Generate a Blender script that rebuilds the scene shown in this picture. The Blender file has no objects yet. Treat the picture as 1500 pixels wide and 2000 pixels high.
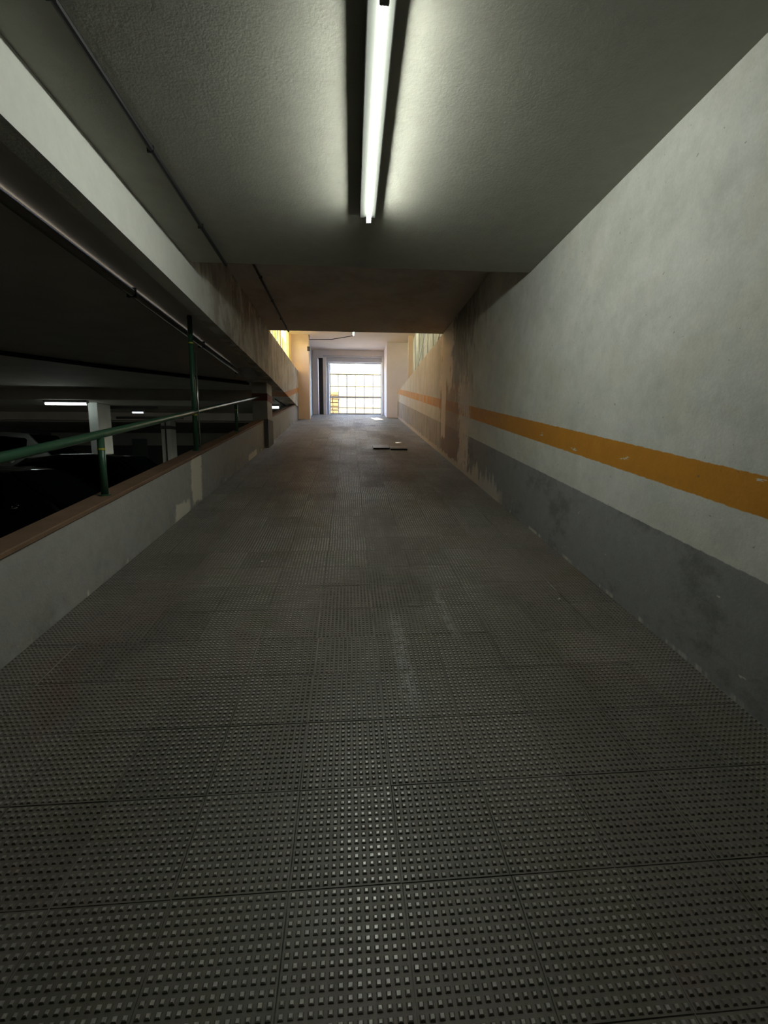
import bpy, bmesh, math, random
from mathutils import Vector, Matrix
random.seed(7)
S = bpy.context.scene
COL = S.collection
SL, HC = 0.167, 1.48            # ramp rises SL per metre; its surface passes HC under the lens
ANG = math.atan(SL)
def RZ(y): return SL * y - HC

# ------------------------------------------------------------------ camera, sky, sun, exposure
cam_d = bpy.data.cameras.new('camera'); cam = bpy.data.objects.new('camera', cam_d); COL.objects.link(cam)
cam_d.sensor_fit = 'HORIZONTAL'; cam_d.sensor_width = 36.0; cam_d.lens = 870.0 / 1500.0 * 36.0
cam_d.clip_start = 0.05; cam_d.clip_end = 300
PITCH, YAW = math.radians(7.336), math.radians(4.369)
cam.rotation_euler = (math.pi / 2 - PITCH, 0, -YAW)
cam.location = (0, 0, 0)
S.camera = cam

SUN_DIR = Vector((-0.70, -0.42, 0.56)).normalized()      # towards the sun
w = bpy.data.worlds.new('sky'); S.world = w; w.use_nodes = True
nt = w.node_tree; nt.nodes.clear()
sky = nt.nodes.new('ShaderNodeTexSky'); sky.sky_type = 'NISHITA'; sky.sun_disc = False
sky.sun_elevation = math.asin(SUN_DIR.z); sky.sun_rotation = math.atan2(SUN_DIR.x, SUN_DIR.y)
bg = nt.nodes.new('ShaderNodeBackground'); bg.inputs['Strength'].default_value = 4.6
wo = nt.nodes.new('ShaderNodeOutputWorld')
nt.links.new(sky.outputs[0], bg.inputs[0]); nt.links.new(bg.outputs[0], wo.inputs[0])
sd = bpy.data.lights.new('sun', 'SUN'); sd.energy = 36.0; sd.angle = 0.009; sd.color = (1.0, 0.93, 0.82)
so = bpy.data.objects.new('sun', sd); COL.objects.link(so)
so.rotation_euler = SUN_DIR.to_track_quat('Z', 'Y').to_euler(); so.location = (-20, -10, 20)

vs = S.view_settings
S.display_settings.display_device = 'sRGB'
vs.view_transform = 'Standard'; vs.look = 'None'; vs.gamma = 1.0; vs.use_curve_mapping = False
vs.exposure = 0.0
S.cycles.max_bounces = 10; S.cycles.diffuse_bounces = 6; S.cycles.glossy_bounces = 4
S.cycles.sample_clamp_indirect = 4.0
TUBE_E = 106.0                   # strength of the ramp's fluorescent tube
PARK_E = 11.0

# ------------------------------------------------------------------ helpers
def sRGB(r, g, b):
    f = lambda c: (c / 255 / 12.92) if c <= 10 else ((c / 255 + 0.055) / 1.055) ** 2.4
    return (f(r), f(g), f(b), 1.0)

def obj(name, bm, mat, parent=None, smooth=False, **props):
    me = bpy.data.meshes.new(name)
    bmesh.ops.recalc_face_normals(bm, faces=bm.faces[:])
    bm.to_mesh(me); bm.free()
    for m in (mat if isinstance(mat, (list, tuple)) else [mat]): me.materials.append(m)
    if smooth:
        for p in me.polygons: p.use_smooth = True
    o = bpy.data.objects.new(name, me); COL.objects.link(o)
    if parent is not None: o.parent = parent
    for k, v in props.items(): o[k] = v
    return o

def thing(name, label, cat, loc=(0, 0, 0), rz=0.0, group=None):
    o = bpy.data.objects.new(name, None); COL.objects.link(o)
    o.location = loc; o.rotation_euler = (0, 0, rz); o.empty_display_size = 0.1
    tag(o, label, cat, group); return o
def tag(o, label, cat, group=None):
    o['label'] = label; o['category'] = cat
    if group: o['group'] = group
    return o
def local(o, p):                # world point into the frame of a thing
    m = Matrix.Translation(o.location) @ o.rotation_euler.to_matrix().to_4x4()
    return m.inverted() @ Vector(p)

def hexa(bm, c, mi=0):          # 8 corners: bottom loop 0-3, top loop 4-7
    v = [bm.verts.new(p) for p in c]
    for f in ((3, 2, 1, 0), (4, 5, 6, 7), (0, 1, 5, 4), (1, 2, 6, 5), (2, 3, 7, 6), (3, 0, 4, 7)):
        fc = bm.faces.new([v[i] for i in f]); fc.material_index = mi
    return v
def box(bm, x0, x1, y0, y1, z0, z1, mi=0):
    return hexa(bm, [(x0, y0, z0), (x1, y0, z0), (x1, y1, z0), (x0, y1, z0), (x0, y0, z1), (x1, y0, z1), (x1, y1, z1), (x0, y1, z1)], mi)
def boxes(*bs):
    bm = bmesh.new()
    for b in bs: box(bm, *b)
    return bm
def bevel(bm, w, seg=2):
    bmesh.ops.bevel(bm, geom=bm.edges[:], offset=w, segments=seg, affect='EDGES', profile=0.5); return bm
def incl(x0, x1, y0, y1, t0, t1):   # a box that follows the ramp: t is height above it
    bm = bmesh.new()
    hexa(bm, [(x0, y0, RZ(y0) + t0), (x1, y0, RZ(y0) + t0), (x1, y1, RZ(y1) + t0), (x0, y1, RZ(y1) + t0),
              (x0, y0, RZ(y0) + t1), (x1, y0, RZ(y0) + t1), (x1, y1, RZ(y1) + t1), (x0, y1, RZ(y1) + t1)])
    return bm
def tube(bm, pts, r, n=12, caps=True):
    pts = [Vector(p) for p in pts]; rings = []
    up = None
    for i, p in enumerate(pts):
        d = (pts[min(i + 1, len(pts) - 1)] - pts[max(i - 1, 0)]).normalized()
        if up is None or abs(d.dot(up)) > 0.98: up = Vector((0, 0, 1)) if abs(d.z) < 0.9 else Vector((1, 0, 0))
        a = d.cross(up).normalized(); b = a.cross(d)
        rr = r[i] if isinstance(r, (list, tuple)) else r
        rings.append([bm.verts.new(p + (a * math.cos(2 * math.pi * k / n) + b * math.sin(2 * math.pi * k / n)) * rr) for k in range(n)])
    for i in range(len(rings) - 1):
        for k in range(n): bm.faces.new((rings[i][k], rings[i][(k + 1) % n], rings[i + 1][(k + 1) % n], rings[i + 1][k]))
    if caps: bm.faces.new(rings[0][::-1]); bm.faces.new(rings[-1])
    return bm
def loft(bm, rings, closed=True, caps=True):
    R = [[bm.verts.new(p) for p in r] for r in rings]; n = len(R[0])
    for i in range(len(R) - 1):
        for k in range(n if closed else n - 1): bm.faces.new((R[i][k], R[i][(k + 1) % n], R[i + 1][(k + 1) % n], R[i + 1][k]))
    if caps: bm.faces.new(R[0][::-1]); bm.faces.new(R[-1])
    return bm

# ------------------------------------------------------------------ node helpers
class NT:
    def __init__(s, name):
        s.m = bpy.data.materials.new(name); s.m.use_nodes = True; s.t = s.m.node_tree; s.t.nodes.clear()
        s.out = s.t.nodes.new('ShaderNodeOutputMaterial'); s._pos = None
    def set(s, sock, v):
        if isinstance(v, bpy.types.NodeSocket): s.t.links.new(v, sock)
        elif v is not None: sock.default_value = v
    def math(s, op, a, b=None, c=None, clamp=False):
        n = s.t.nodes.new('ShaderNodeMath'); n.operation = op; n.use_clamp = clamp
        for i, v in enumerate((a, b, c)):
            if v is not None: s.set(n.inputs[i], v)
        return n.outputs[0]
    def add(s, a, b): return s.math('ADD', a, b)
    def sub(s, a, b): return s.math('SUBTRACT', a, b)
    def mul(s, a, b): return s.math('MULTIPLY', a, b)
    def inv(s, a): return s.math('SUBTRACT', 1.0, a)
    def mx(s, a, b): return s.math('MAXIMUM', a, b)
    def step(s, x, lo, hi):     # smooth 0..1
        n = s.t.nodes.new('ShaderNodeMapRange'); n.interpolation_type = 'SMOOTHSTEP'
        s.set(n.inputs[0], x); s.set(n.inputs[1], lo); s.set(n.inputs[2], hi); return n.outputs[0]
    def band(s, x, a, b, e): return s.mul(s.step(x, a - e, a + e), s.inv(s.step(x, b - e, b + e)))
    def pos(s):
        if s._pos is None: s._pos = s.t.nodes.new('ShaderNodeNewGeometry').outputs['Position']
        return s._pos
    def xyz(s):
        n = s.t.nodes.new('ShaderNodeSeparateXYZ'); s.set(n.inputs[0], s.pos()); return n.outputs
    def obc(s): return s.t.nodes.new('ShaderNodeTexCoord').outputs['Object']
    def noise(s, scale, detail=4, rough=0.55, stretch=(1, 1, 1), vec=None, dist=0.0):
        mp = s.t.nodes.new('ShaderNodeMapping'); s.set(mp.inputs['Vector'], vec or s.pos()); mp.inputs['Scale'].default_value = stretch
        n = s.t.nodes.new('ShaderNodeTexNoise'); s.t.links.new(mp.outputs[0], n.inputs['Vector'])
        n.inputs['Scale'].default_value = scale; n.inputs['Detail'].default_value = detail; n.inputs['Roughness'].default_value = rough
        n.inputs['Distortion'].default_value = dist
        return n.outputs['Fac']
    def mix(s, f, a, b, mode='MIX'):
        n = s.t.nodes.new('ShaderNodeMix'); n.data_type = 'RGBA'; n.blend_type = mode
        s.set(n.inputs[0], f); s.set(n.inputs[6], a); s.set(n.inputs[7], b); return n.outputs[2]
    def shade(s, col, f):       # multiply a colour by a value
        n = s.t.nodes.new('ShaderNodeVectorMath'); n.operation = 'SCALE'; s.set(n.inputs[0], tuple(col)[:3] if isinstance(col, tuple) else col); s.set(n.inputs['Scale'], f); return n.outputs[0]
    def bump(s, h, strength=0.3, dist=0.01, normal=None):
        n = s.t.nodes.new('ShaderNodeBump'); n.inputs['Strength'].default_value = strength; n.inputs['Distance'].default_value = dist
        s.set(n.inputs['Height'], h)
        if normal is not None: s.set(n.inputs['Normal'], normal)
        return n.outputs[0]
    def bsdf(s, col, rough=0.8, spec=0.3, metal=0.0, normal=None, **kw):
        n = s.t.nodes.new('ShaderNodeBsdfPrincipled')
        s.set(n.inputs['Base Color'], col); s.set(n.inputs['Roughness'], rough); s.set(n.inputs['Specular IOR Level'], spec); s.set(n.inputs['Metallic'], metal)
        if normal is not None: s.set(n.inputs['Normal'], normal)
        for k, v in kw.items(): s.set(n.inputs[k.replace('_', ' ')], v)
        s.t.links.new(n.outputs[0], s.out.inputs[0]); return s.m
    def t_ramp(s):              # height above the ramp
        x = s.xyz(); return s.add(s.sub(x[2], s.mul(x[1], SL)), HC)

def plain(name, col, rough=0.6, spec=0.4, metal=0.0, var=0.12, scale=6.0, bump=0.0, coat=0.0):
    n = NT(name); c = n.shade(col, n.add(1 - var, n.mul(n.noise(scale), 2 * var)))
    nm = n.bump(n.noise(60, 3), bump, 0.004) if bump else None
    return n.bsdf(c, rough, spec, metal, nm, Coat_Weight=coat)

# ------------------------------------------------------------------ materials
def mat_wall_right():
    n = NT('right_wall_paint'); grit = n.noise(75, 3, 0.6); x = n.xyz(); t = n.t_ramp(); y, z = x[1], x[2]
    big = n.noise(0.9, 5, 0.6); fine = n.noise(9, 6, 0.65); streak = n.noise(1.0, 5, 0.6, (1, 5.5, 0.55)); streak2 = n.noise(1.0, 6, 0.65, (1, 13, 1.1))
    cloud = n.noise(2.6, 6, 0.65); yel = n.step(n.noise(1.2, 5, 0.6, (1, 1, 1.4)), 0.48, 0.70)
    paint = n.mix(n.mul(yel, 0.5), n.mix(n.step(cloud, 0.3, 0.7), (0.575, 0.59, 0.55, 1), (0.70, 0.70, 0.665, 1)), (0.66, 0.63, 0.525, 1))
    paint = n.shade(paint, n.add(0.66, n.add(n.mul(n.add(fine, n.mul(big, 0.3)), 0.34), n.mul(grit, 0.22))))
    jit = n.mul(n.sub(n.noise(22, 4, 0.6), 0.5), 0.016)
    tj = n.add(t, jit)
    # grey dado
    damp = n.step(n.noise(1.9, 6, 0.7, (1, 1, 1.5)), 0.50, 0.68)
    dado = n.shade(n.mix(damp, (0.275, 0.28, 0.285, 1), (0.185, 0.187, 0.185, 1)), n.add(0.66, n.add(n.mul(fine, 0.4), n.mul(grit, 0.28))))
    c = n.mix(n.inv(n.step(tj, 0.617, 0.623)), paint, dado)
    # orange line with chips knocked out of it
    om = n.mul(n.step(tj, 0.893, 0.899), n.inv(n.step(tj, 1.076, 1.082)))
    chips = n.step(n.noise(5.5, 6, 0.7, (1, 0.55, 1.8)), 0.66, 0.675)
    om = n.mul(om, n.inv(chips))
    orange = n.shade((0.56, 0.245, 0.028, 1), n.add(0.82, n.mul(fine, 0.36)))
    c = n.mix(om, c, orange)
    pale = n.mul(n.step(n.noise(7, 5, 0.7, (1, 0.6, 1.6)), 0.675, 0.70), n.inv(n.step(t, 1.3, 1.6)))
    c = n.mix(n.mul(pale, 0.8), c, (0.72, 0.70, 0.64, 1))
    specks = n.step(n.noise(30, 2, 0.5), 0.725, 0.75)
    c = n.mix(n.mul(specks, 0.55), c, (0.14, 0.13, 0.11, 1))
    # smoky grime and flaking where the ramp meets the open end
    blob = n.noise(2.1, 6, 0.68, (1, 1.9, 0.75)); blob2 = n.noise(3.3, 6, 0.7, (1, 2.6, 0.8), None, 0.6)
    yb = n.add(y, n.mul(n.sub(blob, 0.5), 1.5)); yc = n.add(y, n.add(n.mul(n.sub(blob2, 0.5), 1.3), n.mul(n.sub(n.noise(0.9, 5, 0.65, (1, 0.6, 1.2)), 0.5), 1.6))); zb = n.add(z, n.mul(n.sub(blob2, 0.5), 1.6))
    smoke = n.mul(n.band(yb, 6.2, 9.2, 0.55), n.step(n.add(zb, n.mul(n.sub(y, 7.2), 0.15)), 0.9, 2.2))
    c = n.mix(n.mul(smoke, n.add(0.35, n.mul(blob2, 0.8))), c, (0.125, 0.108, 0.088, 1))
    soot = n.mul(n.mul(n.band(yc, 6.9, 7.95, 0.25), n.step(zb, 0.65, 1.25)), n.step(blob2, 0.30, 0.55))
    c = n.mix(n.mul(soot, 0.72), c, (0.105, 0.09, 0.075, 1))
    bare = n.mul(n.band(yc, 7.55, 8.9, 0.05), n.inv(n.step(zb, 1.25, 1.45)))
    bare = n.mul(bare, n.step(blob, 0.36, 0.42))
    c = n.mix(n.mul(bare, 0.75), c, (0.26, 0.155, 0.105, 1))
    flake = n.mul(n.band(yc, 7.95, 9.15, 0.04), n.step(n.add(zb, n.mul(n.sub(streak2, 0.5), 1.2)), 1.25, 1.33))
    tongue = n.mul(n.band(n.add(y, n.mul(n.sub(streak2, 0.5), 0.5)), 8.55, 8.95, 0.04), n.step(n.add(z, n.mul(blob2, .5)), 0.55, 0.60))
    flake2 = n.mul(n.band(yc, 6.95, 7.62, 0.05), n.mul(n.step(blob2, 0.40, 0.45), n.inv(n.step(zb, 1.05, 1.35))))
    c = n.mix(n.mul(n.mx(n.mx(flake, tongue), flake2), n.add(0.66, n.mul(fine, 0.4))), c, (0.80, 0.71, 0.66, 1))
    beyond = n.step(y, 8.9, 9.2)
    c = n.mix(n.mul(beyond, n.step(streak2, 0.35, 0.75)), c, (0.56, 0.47, 0.38, 1))
    # salts along the foot of the wall
    foot = n.add(0.03, n.mul(n.step(n.noise(1, 6, 0.7, (1, 6, 0.01)), 0.38, 0.7), 0.34))
    foot = n.add(0.05, n.mul(n.mul(n.step(n.noise(1, 6, 0.7, (1, 7, 0.01)), 0.30, 0.75), 0.42), n.add(0.25, n.mul(n.band(y, 5.2, 6.6, .3), 0.75))))
    salt = n.mul(n.inv(n.step(t, n.sub(foot, 0.02), foot)), n.step(n.add(y, n.mul(n.sub(streak, .5), .6)), 5.25, 5.45))
    edge = n.mul(n.inv(n.step(t, 0.012, 0.03)), n.step(n.noise(3.2, 5, 0.7, (1, 1, 0.01)), 0.52, 0.60))
    c = n.mix(n.mul(n.mx(salt, edge), 0.9), c, (0.62, 0.58, 0.53, 1))
    h = n.add(n.add(n.mul(n.noise(55, 5, 0.6), 0.5), n.mul(n.noise(9, 3), 0.7)), n.mul(n.mx(flake, chips), 0.25))
    return n.bsdf(c, 0.72, 0.25, 0, n.bump(h, 0.32, 0.012))

def mat_ceiling(name, a, b, stain=None):
    n = NT(name); fine = n.noise(10, 6, 0.65); big = n.noise(0.8, 5, 0.6)
    c = n.shade(n.mix(big, a, b), n.add(0.86, n.mul(fine, 0.28)))
    scr = n.step(n.noise(5, 4, 0.6, (3.0, 0.35, 1)), 0.72, 0.76)
    c = n.mix(n.mul(scr, 0.28), c, (0.15, 0.14, 0.12, 1))
    if stain: c = n.mix(n.step(n.noise(0.7, 6, 0.7), 0.42, 0.66), c, stain)
    h = n.add(n.mul(n.noise(58, 5, 0.62), 0.7), n.mul(n.noise(7, 3), 0.5))
    return n.bsdf(c, 0.8, 0.2, 0, n.bump(h, 0.34, 0.010))

def mat_beam():
    n = NT('beam_paint'); x = n.xyz(); y = x[1]; fine = n.noise(9, 6, 0.65)
    st = n.noise(1.0, 6, 0.65, (1, 7, 0.9)); st2 = n.noise(1.3, 6, 0.7, (1, 3, 0.7))
    c = n.shade((0.66, 0.665, 0.625, 1), n.add(0.86, n.mul(fine, 0.26)))
    bl = n.noise(2.0, 6, 0.7, (1, 1.6, 0.9), None, 0.5)
    g = n.mul(n.step(y, 4.3, 6.2), n.step(bl, 0.40, 0.60))
    c = n.mix(n.mul(g, 0.75), c, (0.20, 0.145, 0.10, 1))
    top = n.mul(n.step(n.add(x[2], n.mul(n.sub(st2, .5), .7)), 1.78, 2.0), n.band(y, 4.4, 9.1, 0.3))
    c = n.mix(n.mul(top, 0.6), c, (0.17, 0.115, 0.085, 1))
    f = n.mul(n.step(y, 5.6, 7.2), n.step(n.noise(1.7, 6, 0.7, (1.2, 2.6, 0.7), None, 0.4), 0.53, 0.56))
    c = n.mix(n.mul(f, 0.85), c, (0.64, 0.58, 0.54, 1))
    om = n.mul(n.band(n.t_ramp(), 0.94, 1.10, 0.005), n.step(y, 9.0, 9.2))
    c = n.mix(om, c, (0.50, 0.22, 0.05, 1))
    return n.bsdf(c, 0.75, 0.2, 0, n.bump(n.add(n.noise(50, 5), n.noise(8, 3)), 0.3, 0.01))

def mat_parapet():
    n = NT('parapet_render'); x = n.xyz(); t = n.t_ramp(); y = x[1]; fine = n.noise(12, 6, 0.65); big = n.noise(1.4, 5, 0.6)
    c = n.shade(n.mix(big, (0.34, 0.335, 0.318, 1), (0.42, 0.415, 0.395, 1)), n.add(0.80, n.mul(fine, 0.38)))
    dirt = n.mul(n.inv(n.step(t, 0.0, 0.30)), n.step(n.noise(2.6, 6, 0.7), 0.44, 0.66))
    c = n.mix(n.mul(dirt, 0.5), c, (0.16, 0.15, 0.13, 1))
    wob = n.mul(n.sub(n.noise(6, 5, 0.7), 0.5), 0.22)
    drip = n.mul(n.band(n.add(y, wob), 5.24, 5.58, 0.03), n.step(n.add(t, wob), 0.0, 0.03))
    drip2 = n.mul(n.band(n.add(y, wob), 4.72, 5.12, 0.03), n.inv(n.step(n.add(t, wob), 0.14, 0.17)))
    drip3 = n.mul(n.band(n.add(y, n.mul(wob, 2)), 8.2, 8.9, 0.03), n.inv(n.step(n.add(t, wob), 0.10, 0.13)))
    edge = n.mul(n.inv(n.step(t, 0.012, 0.05)), n.step(n.noise(4.0, 5, 0.7, (1, 1, 0.01)), 0.58, 0.64))
    c = n.mix(n.mul(n.mx(n.mx(drip, drip2), n.mx(drip3, edge)), 0.9), c, (0.80, 0.77, 0.66, 1))
    return n.bsdf(c, 0.8, 0.2, 0, n.bump(n.add(n.noise(60, 5), n.noise(11, 3)), 0.35, 0.008))

def mat_tile():
    n = NT('studded_cement_tile'); x = n.xyz(); fine = n.noise(38, 4, 0.6); big = n.noise(0.75, 6, 0.62); mid = n.noise(2.3, 5, 0.62)
    oi = n.t.nodes.new('ShaderNodeObjectInfo').outputs['Random']
    c = n.mix(n.step(big, 0.35, 0.65), (0.128, 0.120, 0.098, 1), (0.165, 0.150, 0.125, 1))
    c = n.mix(n.mul(n.step(mid, 0.50, 0.72), 0.55), c, (0.13, 0.125, 0.075, 1))
    c = n.mix(n.mul(n.step(n.noise(1.6, 5, 0.6, (1, 1, 1), None, 0.4), 0.56, 0.74), 0.5), c, (0.17, 0.105, 0.085, 1))
    c = n.shade(c, n.add(0.66, n.mul(n.add(fine, n.mul(oi, 0.32)), 0.50)))
    # two dusty tyre smears
    wob = n.mul(n.sub(n.noise(5, 5, 0.7), 0.5), 0.10)
    sm = n.mul(n.band(n.add(x[0], wob), 0.24, 0.31, 0.025), n.band(x[1], 1.95, 2.75, 0.15))
    sm2 = n.mul(n.band(n.add(x[0], wob), 0.58, 0.63, 0.02), n.band(x[1], 2.5, 3.1, 0.15))
    c = n.mix(n.mul(n.mx(sm, sm2), n.mul(n.step(n.noise(24, 4), 0.35, 0.6), 0.55)), c, (0.36, 0.36, 0.35, 1))
    # stud tops pale and smooth from wear, plus tube glints painted brighter mid-ramp
    worn_glint = n.mul(n.step(n.t_ramp(), 0.0022, 0.0040), n.step(n.noise(1.1, 5, 0.65, (1.3, 0.5, 1)), 0.32, 0.60))
    worn_glint = n.mul(worn_glint, n.add(0.40, n.mul(n.band(x[0], -0.75, 0.95, 0.45), 0.60)))
    c = n.mix(n.mul(worn_glint, n.add(0.25, n.mul(n.noise(90, 2), 0.9))), c, (0.72, 0.71, 0.67, 1))
    rough = n.sub(n.add(0.44, n.mul(n.noise(18, 3), 0.20)), n.mul(worn_glint, 0.30))
    return n.bsdf(c, rough, 0.7, 0, n.bump(n.noise(150, 3), 0.25, 0.002))

def mat_grout():
    n = NT('joint_mortar'); p = n.step(n.noise(1.5, 5, 0.65), 0.42, 0.62)
    c = n.shade(n.mix(p, (0.075, 0.07, 0.06, 1), (0.36, 0.345, 0.315, 1)), n.add(0.7, n.mul(n.noise(40), 0.6)))
    return n.bsdf(c, 0.9, 0.1)

def mat_emit(name, col, e):
    n = NT(name); em = n.t.nodes.new('ShaderNodeEmission'); em.inputs[0].default_value = col; em.inputs[1].default_value = e
    n.t.links.new(em.outputs[0], n.out.inputs[0]); return n.m

def mat_sheet(name, a, b, trans):       # translucent weathered corrugated sheet
    n = NT(name); st = n.noise(1.2, 6, 0.7, (1, 1.2, 0.8), None, 0.8); bl = n.noise(3.4, 5, 0.65)
    c = n.mix(n.step(st, 0.36, 0.66), a, b)
    c = n.shade(c, n.add(0.55, n.mul(bl, 0.8)))
    d = n.t.nodes.new('ShaderNodeBsdfDiffuse'); tr = n.t.nodes.new('ShaderNodeBsdfTranslucent'); m = n.t.nodes.new('ShaderNodeMixShader')
    n.set(d.inputs[0], c); n.set(tr.inputs[0], c); m.inputs[0].default_value = trans
    n.t.links.new(d.outputs[0], m.inputs[1]); n.t.links.new(tr.outputs[0], m.inputs[2]); n.t.links.new(m.outputs[0], n.out.inputs[0]); return n.m

M = dict(
    wall=mat_wall_right(), ceil=mat_ceiling('ceiling_plaster', (0.315, 0.31, 0.27, 1), (0.365, 0.36, 0.315, 1)),
    ceil2=mat_ceiling('stained_ceiling_plaster', (0.58, 0.52, 0.48, 1), (0.64, 0.58, 0.54, 1), (0.45, 0.375, 0.335, 1)),
    ceil3=plain('porch_ceiling_plaster', (0.82, 0.68, 0.56, 1), 0.85, 0.2, 0, 0.08, 2, 0.3),
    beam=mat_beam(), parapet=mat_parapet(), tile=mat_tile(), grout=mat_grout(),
    cap=plain('cap_mortar_brown', (0.20, 0.125, 0.08, 1), 0.8, 0.25, 0, 0.35, 5, 0.5),
    pillar=plain('pillar_paint', (0.34, 0.33, 0.30, 1), 0.75, 0.25, 0, 0.2, 4, 0.4),
    pilaster=plain('cream_pilaster_paint', (0.80, 0.64, 0.50, 1), 0.8, 0.2, 0, 0.08, 3, 0.3),
    lilac=plain('pale_gate_wall_paint', (0.76, 0.72, 0.76, 1), 0.8, 0.2, 0, 0.08, 2, 0.3),
    bluegrey=plain('blue_grey_panel', (0.42, 0.45, 0.50, 1), 0.6, 0.3, 0, 0.08),
    dark=plain('dark_recess', (0.05, 0.045, 0.04, 1), 0.8, 0.2),
    jamb=plain('white_jamb_paint', (0.74, 0.70, 0.68, 1), 0.7, 0.3, 0, 0.06),
    green=plain('green_rail_enamel', (0.030, 0.092, 0.050, 1), 0.32, 0.5, 0, 0.25, 20),
    ring=plain('yellow_ring_paint', (0.42, 0.40, 0.05, 1), 0.4, 0.4),
    conduit=plain('shiny_conduit', (0.55, 0.56, 0.57, 1), 0.25, 0.5, 0.9, 0.05),
    hatch=plain('dusty_hatch_cement', (0.15, 0.142, 0.125, 1), 0.45, 0.5, 0, 0.25, 8),
    housing=plain('dark_grey_fitting', (0.022, 0.023, 0.021, 1), 0.6, 0.1, 0, 0.05),
    cable=plain('black_cable_sheath', (0.012, 0.012, 0.013, 1), 0.55, 0.3),
    batten=plain('grey_batten_enamel', (0.16, 0.165, 0.155, 1), 0.5, 0.4, 0, 0.03),
    black=plain('black_car_paint', (0.004, 0.004, 0.005, 1), 0.10, 0.18, 0, 0.0, 6, 0, 0.05),
    glass=plain('dark_car_glass', (0.003, 0.004, 0.005, 1), 0.2, 0.0, 0, 0.0),
    rubber=plain('tyre_rubber', (0.012, 0.012, 0.012, 1), 0.8, 0.2),
    lens=plain('headlamp_lens', (0.35, 0.36, 0.38, 1), 0.1, 0.5, 0, 0.05),
    alloy=plain('wheel_alloy', (0.20, 0.20, 0.21, 1), 0.35, 0.5, 0.8, 0.05),
    vanpaint=plain('pale_van_paint', (0.24, 0.25, 0.24, 1), 0.45, 0.3, 0, 0.05),
    pconc=plain('parking_concrete', (0.055, 0.053, 0.05, 1), 0.8, 0.2, 0, 0.3, 2, 0.3),
    pceil=plain('parking_ceiling_plaster', (0.62, 0.57, 0.52, 1), 0.85, 0.15, 0, 0.2, 2, 0.3),
    pcol=plain('parking_column_paint', (0.52, 0.53, 0.51, 1), 0.75, 0.2, 0, 0.15, 3, 0.3),
    pwall=plain('parking_wall_paint', (0.36, 0.37, 0.36, 1), 0.8, 0.2, 0, 0.15, 2, 0.3),
    pdado=plain('parking_dado_paint', (0.09, 0.095, 0.10, 1), 0.8, 0.2, 0, 0.15, 2),
    pdoor=plain('parking_door_paint', (0.10, 0.13, 0.13, 1), 0.5, 0.3),
    pipe=plain('grey_pipe', (0.16, 0.155, 0.145, 1), 0.9, 0.05, 0, 0.1),
    gate=plain('gate_steel_paint', (0.50, 0.50, 0.54, 1), 0.45, 0.4, 0, 0.08),
    facade=plain('white_facade_render', (0.40, 0.415, 0.445, 1), 0.85, 0.2, 0, 0.04),
    cream=plain('yellow_facade_render', (0.155, 0.12, 0.048, 1), 0.85, 0.2, 0, 0.08),
    shutter=plain('blue_grey_shutter', (0.07, 0.12, 0.17, 1), 0.6, 0.3),
    wood=plain('yellow_sawn_timber', (0.62, 0.40, 0.15, 1), 0.7, 0.2, 0, 0.25, 8),
    street=plain('street_paving', (0.34, 0.32, 0.29, 1), 0.85, 0.2, 0, 0.15, 3),
    paper=plain('paper_scrap', (0.60, 0.59, 0.55, 1), 0.8, 0.2),
    frame=plain('window_frame_paint', (0.62, 0.45, 0.28, 1), 0.6, 0.3),
    sheetL=mat_sheet('yellow_green_sheet', (0.44, 0.48, 0.25, 1), (0.88, 0.68, 0.48, 1), 0.42),
    sheetR=mat_sheet('grey_green_sheet', (0.40, 0.38, 0.26, 1), (0.62, 0.55, 0.40, 1), 0.5),
    tube=mat_emit('lit_tube', (0.95, 1.0, 0.89, 1), TUBE_E), ptube=mat_emit('lit_parking_tube', (0.86, 1.0, 0.93, 1), PARK_E),
    dtube=mat_emit('dim_parking_tube', (0.86, 0.95, 1.0, 1), 1.2), gtube=mat_emit('lit_porch_tube', (0.90, 1.0, 0.86, 1), 8.0),
)
ST = dict(kind='structure')

# ------------------------------------------------------------------ the setting
YE = 18.62                      # top of the ramp
XL, XR = -1.80, 1.83
bm = bmesh.new()
hexa(bm, [(XL - .2, -1.2, RZ(-1.2) - .25), (XR + .3, -1.2, RZ(-1.2) - .25), (XR + .3, YE, RZ(YE) - .25), (XL - .2, YE, RZ(YE) - .25),
          (XL - .2, -1.2, RZ(-1.2) - .0045), (XR + .3, -1.2, RZ(-1.2) - .0045), (XR + .3, YE, RZ(YE) - .0045), (XL - .2, YE, RZ(YE) - .0045)])
floor = obj('floor', bm, M['grout'], **ST)
ZP = RZ(-1.2)                   # parking level
obj('floor_parking', boxes((-16, -1.95, -6, 26, ZP - .2, ZP - .002), (-1.95, 2.4, -6, -1.2, ZP - .2, ZP - .002)), M['pconc'], **ST)

# right wall, one continuous face
bm = bmesh.new()
hexa(bm, [(XR, -6, -3.2), (2.35, -6, -3.2), (2.35, 18.9, 0), (XR, 18.9, 0), (XR, -6, 2.33), (2.35, -6, 2.33), (2.35, 18.9, 2.33), (XR, 18.9, 2.33)])
obj('wall_right', bm, M['wall'], **ST)
obj('wall_back', boxes((-16, 2.4, -6.3, -6, -3.2, 2.4)), M['pwall'], **ST)
# parapet with its cap
obj('wall_left', incl(-1.95, XL, -0.9, 16.4, -0.35, 0.545), M['parapet'], **ST)
obj('trim_1', bevel(incl(-1.965, XL + .012, -0.9, 16.4, 0.545, 0.578), 0.006, 1), M['cap'], **ST)
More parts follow.
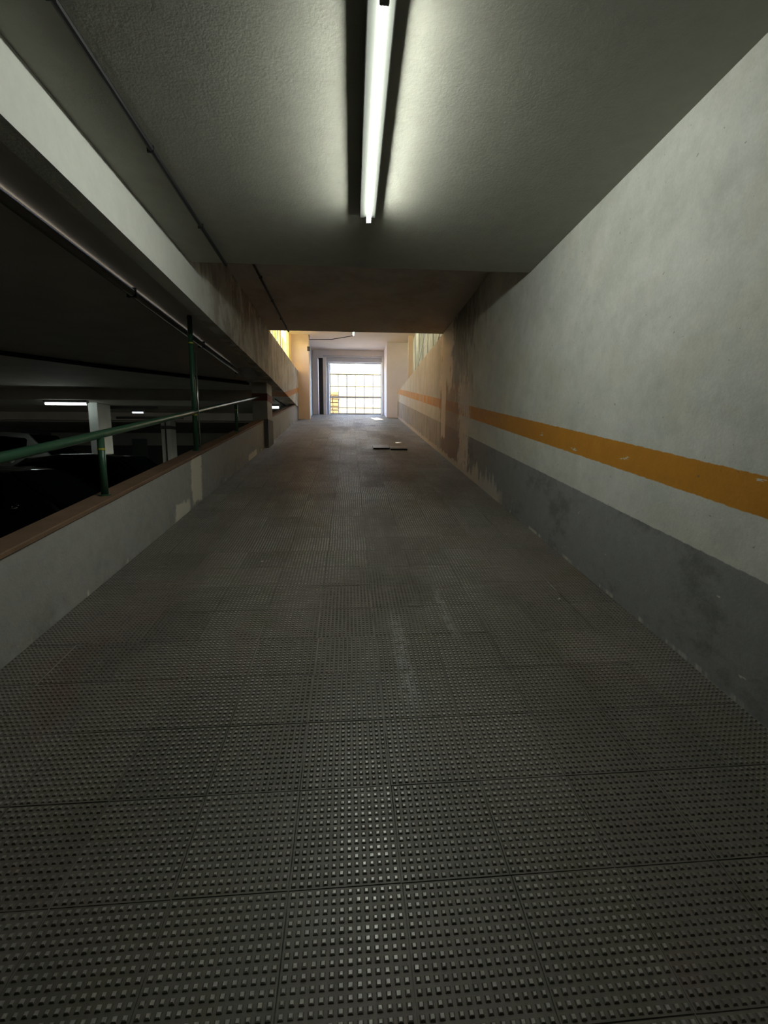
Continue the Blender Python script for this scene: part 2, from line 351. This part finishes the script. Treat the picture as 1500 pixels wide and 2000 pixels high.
# ceiling slabs
obj('ceiling', boxes((-1.50, XR, -6, 4.64, 1.82, 2.33)), M['ceil'], **ST)
obj('ceiling', boxes((-1.50, XR, 4.64, 8.92, 2.33, 2.75)), M['ceil2'], **ST)
obj('ceiling', boxes((-2.10, 2.40, 8.75, 18.95, 4.15, 4.40)), M['ceil3'], **ST)
obj('wall_upper', boxes((-2.1, 2.4, 8.72, 8.92, 2.751, 4.149)), M['lilac'], **ST)
# long downstand beam on the left
bm = bmesh.new()
box(bm, -1.63, -1.50, -6, 8.92, 1.47, 2.33)
obj('beam_left', bm, M['beam'], **ST)
bm = bmesh.new()
hexa(bm, [(-2.1, 8.92, 1.47), (-1.50, 8.92, 1.47), (-1.79, 16.35, 1.66), (-2.1, 16.35, 1.66),
          (-2.1, 8.92, 2.34), (-1.50, 8.92, 2.34), (-1.79, 16.35, 2.93), (-2.1, 16.35, 2.93)])
obj('beam_left', bm, M['beam'], **ST)
# parking shell
obj('ceiling_parking', boxes((-16, -1.63, -6, 8.9, 1.63, 1.95), (-16, -2.1, 8.9, 26, 1.63, 1.95)), M['pceil'], **ST)
obj('wall_parking', boxes((-16, -2.0, 25.7, 26, -3, 1.63), (-16.3, -16, -6, 26, -3, 1.63), (-2.3, -1.96, 16.4, 25.7, -3, 1.63)), M['pdado'], **ST)
obj('wall_parking', boxes((-16, -2.3, 25.60, 25.70, 0.50, 1.18)), M['pwall'], **ST)
obj('door_2', boxes((-11.8, -11.05, 25.50, 25.60, ZP, 0.86)), M['pdoor'], **ST)
# transverse downstands of the parking ceiling
obj('beam_parking', boxes((-16, -2.4, 11.9, 13.2, 1.36, 1.63)), M['pceil'], **ST)
obj('beam_parking', boxes((-16, -2.4, 18.4, 19.0, 1.34, 1.63)), M['pceil'], **ST)

# pillar by the parapet, its faded line and its dark foot
pil = obj('pillar', bevel(boxes((-2.02, -1.71, 9.70, 10.30, 0.05, 1.63)), 0.012, 2), M['pillar'], **ST)
y0 = 9.694
bm = boxes((-2.026, -1.704, y0, 10.306, RZ(y0) + .98, RZ(y0) + 1.13)); obj('painted_band', bm, plain('faded_red_band', (0.16, 0.06, 0.04, 1), 0.8, 0.2), pil)
bm = boxes((-1.79, -1.704, y0, 10.306, RZ(y0) - .05, RZ(y0) + .60)); obj('painted_foot', bm, plain('dark_foot_paint', (0.13, 0.125, 0.115, 1), 0.8, 0.2), pil)
# parking columns
c1 = obj('pillar', bevel(boxes((-6.84, -6.60, 12.5, 13.15, ZP, 1.36)), 0.01, 1), M['pcol'], **ST)
c2 = obj('pillar', bevel(boxes((-7.41, -7.04, 18.45, 19.0, ZP, 1.34)), 0.01, 1), M['pcol'], **ST)
obj('conduit', boxes((-7.245, -7.205, 18.41, 18.45, ZP, 1.34)), M['dark'], c2)
obj('painted_band', boxes((-7.416, -7.034, 18.40, 19.006, 1.00, 1.13)), M['pdado'], c2)

# porch end: pilaster, gate wall, jambs
obj('pilaster', boxes((-2.0, -1.40, 16.35, 16.75, 1.0, 4.15)), M['pilaster'], **ST)
obj('wall_gate', boxes((-2.1, -1.24, 18.62, 18.92, 1.2, 4.15), (1.42, 2.40, 17.2, 18.92, 1.0, 4.15), (-1.24, 1.42, 18.62, 18.92, 3.84, 4.15)), M['lilac'], **ST)
obj('wall_gate', boxes((-1.55, -1.47, 16.75, 18.62, 1.0, 4.15)), M['bluegrey'], **ST)
obj('door_3', boxes((-1.22, -1.02, 18.60, 18.72, 1.55, 3.84)), M['dark'], **ST)
obj('trim_2', boxes((-1.03, -0.90, 18.45, 18.90, 1.55, 3.84)), M['jamb'], **ST)
obj('trim_3', boxes((-0.90, -0.80, 18.66, 18.90, 1.55, 3.72)), M['bluegrey'], **ST)
obj('trim_4', boxes((1.33, 1.44, 18.45, 18.90, 1.55, 3.84)), M['jamb'], **ST)
obj('lintel', boxes((-1.03, 1.33, 18.50, 18.90, 3.86, 3.93), (-0.90, 1.33, 18.60, 18.90, 3.70, 3.86)), M['gate'], **ST)
obj('trim_5', boxes((2.10, 2.27, 16.2, 16.3, 2.331, 4.149)), M['pilaster'], **ST)

# side lights of the porch: window_1 on the left over the sloping sill, window_2 on the right
def sill_z(y): return 2.34 + (2.93 - 2.34) * (y - 8.92) / (16.35 - 8.92)
def sheet(x, y0, y1, z0a, z0b, z1, amp, n):
    bm = bmesh.new(); a = []; b = []; th = 0.006
    for i in range(n + 1):
        f = i / n; y = y0 + (y1 - y0) * f; zz = z0a + (z0b - z0a) * f; dx = amp * math.sin(i * math.pi / 2)
        a.append([(x + dx, y, zz), (x + dx + th, y, zz), (x + dx + th, y, z1), (x + dx, y, z1)])
    return loft(bm, a)
w1 = obj('window_1', boxes((-2.07, -2.0, 8.93, 9.0, 2.35, 4.149), (-2.07, -1.98, 16.22, 16.34, 2.94, 4.149)), M['frame'], **ST)
ys = [9.0 + 0.452 * i for i in range(17)]
for i in range(16):
    a, b = ys[i], min(ys[i + 1] + 0.02, 16.22)
    if i in (12, 13):                                # gap added across two sheets so a patch of sun reaches the ramp
        obj('panel', sheet(-2.05 - 0.012 * (i % 2), a, b, sill_z(a), sill_z(b), 3.62, 0.012, 12), M['sheetL'], w1)
        obj('panel', sheet(-2.05 - 0.012 * (i % 2), a, b, 3.90, 3.90, 4.149, 0.012, 12), M['sheetL'], w1); continue
    obj('panel', sheet(-2.05 - 0.012 * (i % 2), a, b, sill_z(a), sill_z(b), 4.149, 0.012, 12), M['sheetL'], w1)
for i in (3, 7, 11): obj('mullion', boxes((-2.03, -2.005, ys[i] - .02, ys[i] + .02, sill_z(ys[i]), 4.149)), M['frame'], w1)
w2 = obj('window_2', boxes((2.27, 2.34, 8.93, 9.0, 2.331, 4.149)), M['frame'], **ST)
ys2 = [9.0 + 0.4105 * i for i in range(21)]
for i in range(20):
    obj('panel', sheet(2.31 + 0.012 * (i % 2), ys2[i], ys2[i + 1] + .02, 2.331, 2.331, 4.149, 0.012, 12), M['sheetR'], w2)
for i in range(0, 20, 2): obj('bar', tube(bmesh.new(), [(2.26, ys2[i], 2.331), (2.26, ys2[i], 4.149)], 0.013, 6), M['gate'], w2)
for i in range(2):
    obj('brace', tube(bmesh.new(), [(2.25, 9.2 + 3.3 * i, 4.10), (2.25, 12.4 + 3.3 * i, 2.40)], 0.010, 6), M['conduit'], w2)

# outside: roof yards, street and the house across it
obj('roof', boxes((-16, -2.1, -6, 26, 1.951, 2.0), (2.4, 8, -6, 19, 2.0, 2.05)), M['street'], **ST)
obj('street', boxes((-16, 16, 18.92, 40, 1.30, 1.60)), M['street'], **ST)
obj('wall_yard', boxes((5.0, 5.2, -6, 19, 2.05, 4.2)), M['facade'], **ST)
h = thing('house', 'white house with a yellow lower storey across the street beyond the gate', 'house', (0, 26, 1.6))
obj('wall', boxes((-9, 9, 0.0, 0.4, 2.94, 5.6)), M['facade'], h)
lo = obj('wall', boxes((-9, 9, -0.03, 0.4, 0.0, 2.94)), M['cream'], h)
wn = obj('window', boxes((0.19, 0.50, -0.05, 0.0, 2.99, 3.44)), M['jamb'], h)
for k in range(5): obj('shutter_slat', boxes((0.21, 0.48, -0.08, -0.05, 3.005 + .086 * k, 3.080 + .086 * k)), M['shutter'], wn)
def wall_lamp(px, label):
    t = thing('wall_lantern', label, 'lamp', (px, 25.99, 4.84), 0, 'lanterns on the white house')
    obj('bracket', tube(bmesh.new(), [(0, 0, -.02), (0, -.10, -.02), (0, -.20, .02)], 0.02, 6), M['shutter'], t)
    b = bmesh.new(); loft(b, [[(s * q, -.2 + u * q, zz) for s, u in ((-1, -1), (1, -1), (1, 1), (-1, 1))] for q, zz in ((.06, -.16), (.10, .06), (.12, .08), (.02, .16))])
    obj('lantern_body', b, M['shutter'], t)
wall_lamp(-1.02, 'blue-grey wall lantern left of the small shuttered window on the white house')
wall_lamp(1.55, 'blue-grey wall lantern right of the small shuttered window on the white house')
t = thing('timber_stack', 'stack of yellow sawn boards standing outside just behind the gate', 'timber', (-0.72, 20.2, 1.6))
for k in range(7):
    for q in range(2):
        obj('board', boxes((-0.28 + .30 * q + .02 * (k % 2), -.01 + .31 * q + .02 * (k % 2), -0.6, 0.5, .155 * k, .155 * k + .125)), M['wood'], t)
    if k: obj('batten', boxes((-0.30, 0.32, -.4, -.34, .155 * k - .03, .155 * k)), M['jamb'], t)

# ------------------------------------------------------------------ ramp tiles
PT, NS, TH = 0.337, 14, 0.020
def tile_mesh(name, wid, ln=PT, far=False):
    bm = bmesh.new(); g = 0.0018; a, b = wid - 2 * g, ln - 2 * g
    v = [bm.verts.new(p) for p in ((g, g, -TH), (g + a, g, -TH), (g + a, g + b, -TH), (g, g + b, -TH), (g, g, -.001), (g + a, g, -.001), (g + a, g + b, -.001), (g, g + b, -.001))]
    for f in ((4, 5, 6, 7), (0, 1, 5, 4), (1, 2, 6, 5), (2, 3, 7, 6), (3, 0, 4, 7)): bm.faces.new([v[i] for i in f])
    ncol = max(1, round(wid / PT * NS)); pu, pv = (wid - .005) / ncol, (ln - .005) / NS; r = random.Random(3)
    for i in range(ncol):
        cx = .0025 + pu * (i + .5)
        if far:
            q = [bm.verts.new(p) for p in ((cx - .008, g, -.001), (cx + .008, g, -.001), (cx + .008, g + b, -.001), (cx - .008, g + b, -.001), (cx - .005, g + .003, .004), (cx + .005, g + .003, .004), (cx + .005, g + b - .003, .004), (cx - .005, g + b - .003, .004))]
            for f in ((4, 5, 6, 7), (0, 1, 5, 4), (1, 2, 6, 5), (2, 3, 7, 6), (3, 0, 4, 7)): bm.faces.new([q[k] for k in f])
            continue
        for j in range(NS):
            cy = .0025 + pv * (j + .5); s0, s1, hh = .0074, .0040 + r.uniform(-.0010, .0006), .0052 + r.uniform(-.0016, .0004)
            lo_ = [(cx + sx * s0, cy + sy * s0, -.001) for sx, sy in ((-1, -1), (1, -1), (1, 1), (-1, 1))]
            hi_ = [(cx + sx * s1, cy + sy * s1, hh) for sx, sy in ((-1, -1), (1, -1), (1, 1), (-1, 1))]
            q = [bm.verts.new(p) for p in lo_ + hi_]
            for f in ((4, 5, 6, 7), (0, 1, 5, 4), (1, 2, 6, 5), (2, 3, 7, 6), (3, 0, 4, 7)): bm.faces.new([q[k] for k in f])
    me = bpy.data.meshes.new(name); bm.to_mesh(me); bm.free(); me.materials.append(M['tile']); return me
edges = [-1.80, -1.545] + [-1.545 + PT * k for k in range(1, 11)]
edges[-1] = 1.828
def widths(i): return edges[i + 1] - edges[i]
near_m = {0: tile_mesh('tile', widths(0)), 1: tile_mesh('tile', PT)}
cp, sp, cyw, syw = math.cos(PITCH), math.sin(PITCH), math.cos(YAW), math.sin(YAW)
def project(p):
    fx = Vector((syw * cp, cyw * cp, -sp)); r = Vector((cyw, -syw, 0)); u = r.cross(fx); p = Vector(p); d = p.dot(fx)
    if d < .05: return None
    return 750 + 870 * p.dot(r) / d, 1000 - 870 * p.dot(u) / d
DY = PT * math.cos(ANG); Y0 = 1.848 - DY * 8
cells = []
row = 0
while True:
    ya = Y0 + DY * row
    if ya + DY > YE + .05: break
    sh = random.uniform(-.006, .006)
    for i in range(len(edges) - 1):
        dz = random.gauss(0, .0005); tx, ty = random.gauss(0, .0012), random.gauss(0, .0015)
        xa = edges[i] + (sh if 0 < i < len(edges) - 2 else 0)
        pr = [project((xa + a, ya + b, RZ(ya + b))) for a, b in ((0, 0), (PT, 0), (PT, DY), (0, DY))]
        area = 0
        if all(pr) and any(-10 < q[0] < 1510 and q[1] < 2020 for q in pr):
            area = abs(sum(pr[k][0] * pr[(k + 1) % 4][1] - pr[(k + 1) % 4][0] * pr[k][1] for k in range(4))) / 2
        cells.append((area, i, xa, ya, dz, tx, ty))
    row += 1
# two lifted tiles beside the faded patch far up the ramp
def lifted(xa, ya): return (0.44 < xa < 0.86 and 9.0 < ya < 9.35), (0.78 < xa < 1.2 and 8.7 < ya < 9.05)
cells.sort(key=lambda c: -c[0])
rest_bm = bmesh.new(); deck = Matrix.Rotation(ANG, 4, 'X')
for k, (area, i, xa, ya, dz, tx, ty) in enumerate(cells):
    kind = 0 if i == 0 else 1
    mt = Matrix.Translation((xa, ya, RZ(ya) + dz)) @ deck @ Matrix.Rotation(tx, 4, 'X') @ Matrix.Rotation(ty, 4, 'Y')
    if k < 300 and area > 0:
        o = bpy.data.objects.new('tile', near_m[kind]); COL.objects.link(o); o.parent = floor; o.matrix_local = mt
    else:
        src = near_m[kind]
        n0 = len(rest_bm.verts); rest_bm.from_mesh(src); rest_bm.verts.ensure_lookup_table()
        bmesh.ops.transform(rest_bm, matrix=mt, verts=rest_bm.verts[n0:])
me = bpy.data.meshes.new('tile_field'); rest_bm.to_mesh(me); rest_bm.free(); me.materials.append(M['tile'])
o = bpy.data.objects.new('tile_field', me); COL.objects.link(o); o.parent = floor; o['kind'] = 'stuff'
# raised hatch of two tile-covered leaves far up the ramp
# the grille gate, its lower leaf of bars shut across the opening
GY = 18.72
gt = thing('grille_gate', 'steel bar gate closing the bright opening at the top of the ramp', 'gate', (0.24, GY, 1.63))
obj('frame', boxes((-1.03, -.99, -.02, .02, 0, 2.06), (1.05, 1.09, -.02, .02, 0, 2.06), (-.99, 1.05, -.02, .02, 2.02, 2.06)), M['gate'], gt)
for x in (-.67, -.33, .02, .38, .74): obj('bar', tube(bmesh.new(), [(x, 0, .03), (x, 0, 1.60)], 0.016 if x != -.33 else .022, 8), M['gate'], gt)
for zz, hh in ((0.03, .03), (.27, .014), (.70, .032), (1.13, .012), (1.60, .016)): obj('rail', boxes((-.99, 1.05, -.016, .016, zz - hh / 1, zz + hh / 1)), M['gate'], gt)
hatch = thing('floor_hatch', 'two-leaf metal-edged hatch set in the studded tiles high on the ramp', 'hatch', (0.86, 9.42, RZ(9.42)))
hatch.rotation_euler = (ANG, 0, 0)
for q, (xo, yo) in enumerate(((-.36, .12), (0.0, 0.0))):
    lf = obj('hatch_leaf', bevel(boxes((xo, xo + .35, yo, yo + .42, -.005, .030)), .004, 1), M['hatch'], hatch)
    obj('edge_strip', boxes((xo, xo + .35, yo - .02, yo, -.005, .032)), M['dark'], lf)
    bmx = bmesh.new()
    for a in range(14): box(bmx, xo + .02 + a * .0235, xo + .032 + a * .0235, yo + .01, yo + .41, .030, .034)
    r_ = obj('ridges', bmx, M['hatch'], lf); r_['kind'] = 'stuff'

# ------------------------------------------------------------------ light fittings
def tube_light(name, p0, p1, label, mat, rad=0.021, group=None, hous=None):
    p0, p1 = Vector(p0), Vector(p1); d = (p1 - p0); L = d.length; rz = math.atan2(d.y, d.x)
    t = thing(name, label, 'lamp', p0, rz, group)
    t.rotation_euler = (0, 0, rz)
    obj('batten', bevel(boxes((-.03, L + .03, -.052, .068, .026, .085)), .006, 2), hous or M['batten'], t)
    for x in (-.026, L + .001): obj('end_cap', bevel(boxes((x, x + .025, -.019, .019, -.021, .030)), .005, 2), M['batten'], t)
    obj('tube', tube(bmesh.new(), [(0, 0, 0), (L, 0, 0)], rad, 16), mat, t, True)
    return t
tube_light('fluorescent_light', (0.150, 1.95, 1.735), (0.158, 3.57, 1.735), 'long lit fluorescent tube on the ramp ceiling just above', M['tube'], 0.0155, None, M['housing'])
tube_light('fluorescent_light', (0.17, 14.5, 4.065), (0.17, 15.95, 4.065), 'small distant lit tube on the bright ceiling before the gate', M['gtube'])
tube_light('fluorescent_light', (-7.60, 12.05, 1.272), (-6.62, 12.05, 1.272), 'lit tube under the parking beam left of the white column', M['ptube'], 0.03)
tube_light('fluorescent_light', (-2.75, 14.2, 1.44), (-2.16, 14.2, 1.44), 'lit tube in the parking seen just past the ramp pillar', M['ptube'], 0.03)
tube_light('fluorescent_light', (-7.55, 16.5, 1.46), (-7.18, 16.5, 1.46), 'short dim tube among pipes on the parking ceiling', M['dtube'], 0.03)

# cable along the ceilings
ca = obj('electric_cable', tube(bmesh.new(), [(-1.165, -3, 1.803), (-1.165, 1, 1.803), (-1.160, 3, 1.803), (-1.165, 4.635, 1.803)], 0.016, 8), M['cable'])
tag(ca, 'long black cable along the left of the tube-lit ramp ceiling', 'cable')
cb = obj('electric_cable', tube(bmesh.new(), [(-1.162, 4.66, 1.83), (-1.16, 4.66, 2.28), (-1.155, 4.70, 2.313), (-1.15, 6.5, 2.313), (-1.13, 8.90, 2.313)], 0.016, 8), M['cable'])
tag(cb, 'black cable across the dark stained ceiling beyond the lit one', 'cable')
for cb, yy, zz, xx in [(ca, 1.2 + .9 * k, 1.818, -1.163) for k in range(4)] + [(cb, 5.4 + .9 * k, 2.328, -1.145) for k in range(4)]:
    obj('clip', boxes((xx - .020, xx + .020, yy - .006, yy + .006, zz - .034, zz)), M['cable'], cb)
cb = obj('electric_cable', tube(bmesh.new(), [(-1.38, 16.33, 4.14), (-1.36, 16.32, 3.98), (-0.6, 16.2, 3.97), (0.14, 16.0, 4.05)], 0.014, 6), M['cable'])
tag(cb, 'thin cable strung from the cream pilaster to the distant tube', 'cable')
obj('junction_box', boxes((-1.44, -1.35, 16.28, 16.345, 3.60, 3.74)), M['dark'], cb)

# ------------------------------------------------------------------ green handrail on the parapet
XP = -1.875
rail_t = 1.035
rail = thing('handrail', 'green tubular handrail climbing above the low wall beside the ramp', 'handrail', (XP, 0, RZ(0) + .578))
def rp(y, t): return local(rail, (XP, y, RZ(y) + t))
obj('top_rail', tube(bmesh.new(), [rp(-.8, rail_t), rp(3, rail_t), rp(6.5, rail_t + .015), rp(9.70, rail_t + .02)], 0.030, 14), M['green'], rail, True)
for yy in (0.6, 3.56, 7.72):
    p = obj('post', tube(bmesh.new(), [rp(yy, .575), rp(yy, rail_t - .02)], 0.026, 14), M['green'], rail, True)
    obj('collar', tube(bmesh.new(), [rp(yy, rail_t - .115), rp(yy, rail_t - .10)], 0.0285, 14), M['ring'], p)
    obj('base_flange', tube(bmesh.new(), [rp(yy, .574), rp(yy, .584)], 0.045, 14), M['green'], p)
yy = 5.68; top = 1.629
p = obj('tall_post', tube(bmesh.new(), [rp(yy, .575), local(rail, (XP, yy, top))], 0.028, 14), M['green'], rail, True)
for zz in (0.47, 1.31): obj('collar', tube(bmesh.new(), [local(rail, (XP, yy, zz)), local(rail, (XP, yy, zz + .016))], 0.031, 14), M['ring'], p)
obj('base_flange', tube(bmesh.new(), [rp(yy, .574), rp(yy, .584)], 0.045, 14), M['green'], p)
obj('conduit', tube(bmesh.new(), [local(rail, (XP + .042, yy + .02, RZ(yy) + .62)), local(rail, (XP + .042, yy + .02, 1.22))], 0.010, 8), M['conduit'], p, True)

# ------------------------------------------------------------------ pipes on the parking ceiling
def pipe(pts, r, label, mat='pipe'):
    o = obj('ceiling_pipe', tube(bmesh.new(), pts, r, 10), M[mat], None, True); return tag(o, label, 'pipe')
pp = pipe([(-2.13, -3, 1.585), (-2.13, 16.2, 1.585)], 0.040, 'long grey pipe under the parking ceiling along the beam')
for k in range(7): obj('bracket', boxes((-2.175, -2.085, .6 + 2.1 * k, .62 + 2.1 * k, 1.541, 1.63)), M['cable'], pp)
pipe([(-7.6, 5.5, 1.59), (-5.46, 7.7, 1.59), (-4.4, 8.78, 1.59), (-2.25, 10.5, 1.59)], 0.038, 'dark pipe crossing the parking ceiling at an angle', 'cable')
pipe([(-7.2, 14.4, 1.57), (-6.4, 14.4, 1.57)], 0.045, 'upper pale pipe right of the white parking column', 'conduit')
pipe([(-8.3, 16.0, 1.57), (-6.5, 16.0, 1.57)], 0.045, 'middle pale pipe right of the white parking column', 'pipe')
pipe([(-9.0, 18.34, 1.42), (-6.5, 18.34, 1.42)], 0.045, 'lowest pale pipe right of the white parking column', 'pipe')

# ------------------------------------------------------------------ cars
def make_car(label, loc, rz, paint, L=4.25, W=1.76, H=1.46, van=False):
    t = thing('car' if not van else 'van', label, 'car' if not van else 'van', loc, rz)
    k = H / 1.46
    # stations from tail (-) to nose (+): x, half width, beltline/bonnet height, roof height
    if van:
        st = [(-.50, .80, .98, 1.0), (-.49, .92, 1.05, 1.36), (-.46, .97, 1.06, 1.44), (-.2, 1, 1.05, 1.46), (.1, 1, 1.03, 1.46), (.22, .99, 1.02, 1.42), (.33, .97, .98, 1.10), (.38, .95, .94, .95), (.46, .88, .82, .83), (.50, .74, .62, .63)]
    else:
        st = [(-.50, .74, .62, .63), (-.48, .88, .86, .87), (-.44, .94, .93, .94), (-.38, .97, .95, 1.16), (-.28, .99, .95, 1.38), (-.14, 1, .94, 1.455), (.0, 1, .93, 1.46), (.10, 1, .92, 1.40), (.20, .99, .91, 1.12), (.265, .98, .90, .91), (.38, .96, .84, .85), (.46, .88, .74, .75), (.50, .70, .56, .57)]
    hw = W / 2; rings = []; g = []
    for x, wf, zb, zr in st:
        X = x * L; w_ = hw * wf; b = .20; tz = zb * k; rz_ = zr * k; up = rz_ > tz + .03
        ins = .76 if up else .90
        half = [(w_ * .80, b), (w_ * .97, b + .12), (w_, b + (tz - b) * .45), (w_ * .985, tz - .04), (w_ * .94, tz), (w_ * (.94 + ins) / 2 + .012, (tz + rz_) / 2 + .01), (w_ * ins, rz_ - .035 if up else rz_), (w_ * ins * .80, rz_)]
        rings.append([(X, y, z) for y, z in half] + [(X, -y, z) for y, z in half[::-1]])
    obj('body', loft(bmesh.new(), rings), paint, t, True)
    def pane(a, c, iu, il, push, name):
        # panes laid just proud of the body between stations a..c
        for s in (1, -1):
            ptsl = [Vector((st[q][0] * L, s * rings[q][4][1], rings[q][4][2])) for q in range(a, c + 1)]
            ptsu = [Vector((st[q][0] * L, s * rings[q][6][1], rings[q][6][2])) for q in range(a, c + 1)]
            b = bmesh.new(); lo_ = []; hi_ = []
            for pl, pu_ in zip(ptsl, ptsu):
                o_ = Vector((0, s * push, 0)); m1 = pl.lerp(pu_, .12) + o_; m2 = pl.lerp(pu_, .88) + o_
                mm = pl.lerp(pu_, .5) + o_ + Vector((0, s * .018, 0))
                lo_.append((b.verts.new(m1), b.verts.new(mm), b.verts.new(m2)))
            for q in range(len(lo_) - 1):
                for e in (0, 1): b.faces.new((lo_[q][e], lo_[q + 1][e], lo_[q + 1][e + 1], lo_[q][e + 1]))
            bmesh.ops.solidify(b, geom=b.faces[:], thickness=.006)
            obj('side_window', b, M['glass'], t, True)
    pane(3 if not van else 2, 8 if not van else 6, 0, 0, .010, 'side_window')
    def screen(a, c):
        b = bmesh.new(); r_ = []
        for q, f in ((a, .12), (c, .06)):
            x = st[q][0] * L; zz = rings[q][7][2]; y_ = rings[q][7][1] * 1.04
            r_.append([(x, -y_, zz), (x, -y_ * .5, zz + .008), (x, 0, zz + .010), (x, y_ * .5, zz + .008), (x, y_, zz)])
        n_ = Vector((1 if st[c][0] > 0 else -1, 0, 1)) * .010
        V = [[b.verts.new(Vector(p) + n_) for p in r] for r in r_]
        for q in range(4): b.faces.new((V[0][q], V[0][q + 1], V[1][q + 1], V[1][q]))
        bmesh.ops.solidify(b, geom=b.faces[:], thickness=.006); obj('windscreen' if st[c][0] > 0 else 'rear_window', b, M['glass'], t, True)
    screen(7, 9) if not van else screen(5, 7)
    if not van: screen(4, 2)
    for fx in (-.315, .325):
        for s in (1, -1):
            wx = fx * L; b = bmesh.new(); yo = s * (hw - .10)
            prof = [(.10, .20), (.10, .28), (.085, .315), (-.085, .315), (-.10, .28), (-.10, .20)]
            rr = [[(wx + r_ * math.cos(a), yo + d, .315 + r_ * math.sin(a)) for d, r_ in prof] for a in [2 * math.pi * q / 20 for q in range(20)]]
            V = [[b.verts.new(p) for p in r] for r in rr]
            for q in range(20):
                for e in range(6): b.faces.new((V[q][e], V[q][(e + 1) % 6], V[(q + 1) % 20][(e + 1) % 6], V[(q + 1) % 20][e]))
            wl = obj('wheel', b, M['rubber'], t, True)
            b = bmesh.new(); tube(b, [(wx, yo + s * .03, .315), (wx, yo + s * .085, .315)], [.205, .19], 20); obj('hub', b, M['alloy'], wl)
    for s in (1, -1):
        q = -3 if not van else -2
        x = st[q][0] * L + .10; b = bmesh.new()
        bmesh.ops.create_uvsphere(b, u_segments=12, v_segments=8, radius=1); bmesh.ops.scale(b, vec=(.14, .17, .075), verts=b.verts); bmesh.ops.translate(b, vec=(x + .08, s * hw * .66, (st[q][2] - .10) * k), verts=b.verts)
        obj('headlamp', b, M['lens'], t, True)
        b = bmesh.new(); bmesh.ops.create_uvsphere(b, u_segments=10, v_segments=6, radius=1); bmesh.ops.scale(b, vec=(.06, .10, .07), verts=b.verts); bmesh.ops.translate(b, vec=(.17 * L, s * (hw + .06), .98 * k), verts=b.verts)
        obj('wing_mirror', b, paint, t, True)
    obj('number_plate', boxes((.5 * L - .004, .5 * L + .012, -.26, .26, .40, .51)), M['batten'], t)
    return t
make_car('low black car parked nose-in just behind the low wall', (-5.05, 7.0, ZP), 0.0, M['black'], 4.3, 1.78, 1.50)
make_car('taller black car parked behind the low black one', (-4.9, 9.6, ZP), 0.0, M['black'], 4.4, 1.84, 1.70)
make_car('pale van deep in the dark parking left of the white column', (-9.6, 13.4, ZP), 0.0, M['vanpaint'], 4.6, 1.85, 2.28, True)

# ------------------------------------------------------------------ scraps on the ramp
def scrap(x, y, s, rz, label):
    b = bmesh.new(); r = random.Random(int(x * 100) + 7)
    top = [b.verts.new((s * (1 + r.uniform(-.3, .3)) * math.cos(a), s * .6 * math.sin(a), .004 + r.uniform(0, .006))) for a in [q * math.pi / 3 for q in range(6)]]
    b.faces.new(top); bmesh.ops.solidify(b, geom=b.faces[:], thickness=.002)
    o = obj('paper_scrap', b, M['paper']); o.location = (x, y, RZ(y) + .007); o.rotation_euler = (ANG, 0, rz); tag(o, label, 'litter')
scrap(-0.72, 3.62, .014, .4, 'white paper scrap on the tiles left of the middle of the ramp')
scrap(1.43, 2.87, .012, 1.1, 'white paper scrap on the tiles close to the right wall')
scrap(0.47, 1.63, .010, 2.0, 'tiny pale scrap on the tiles low in the middle of the ramp')
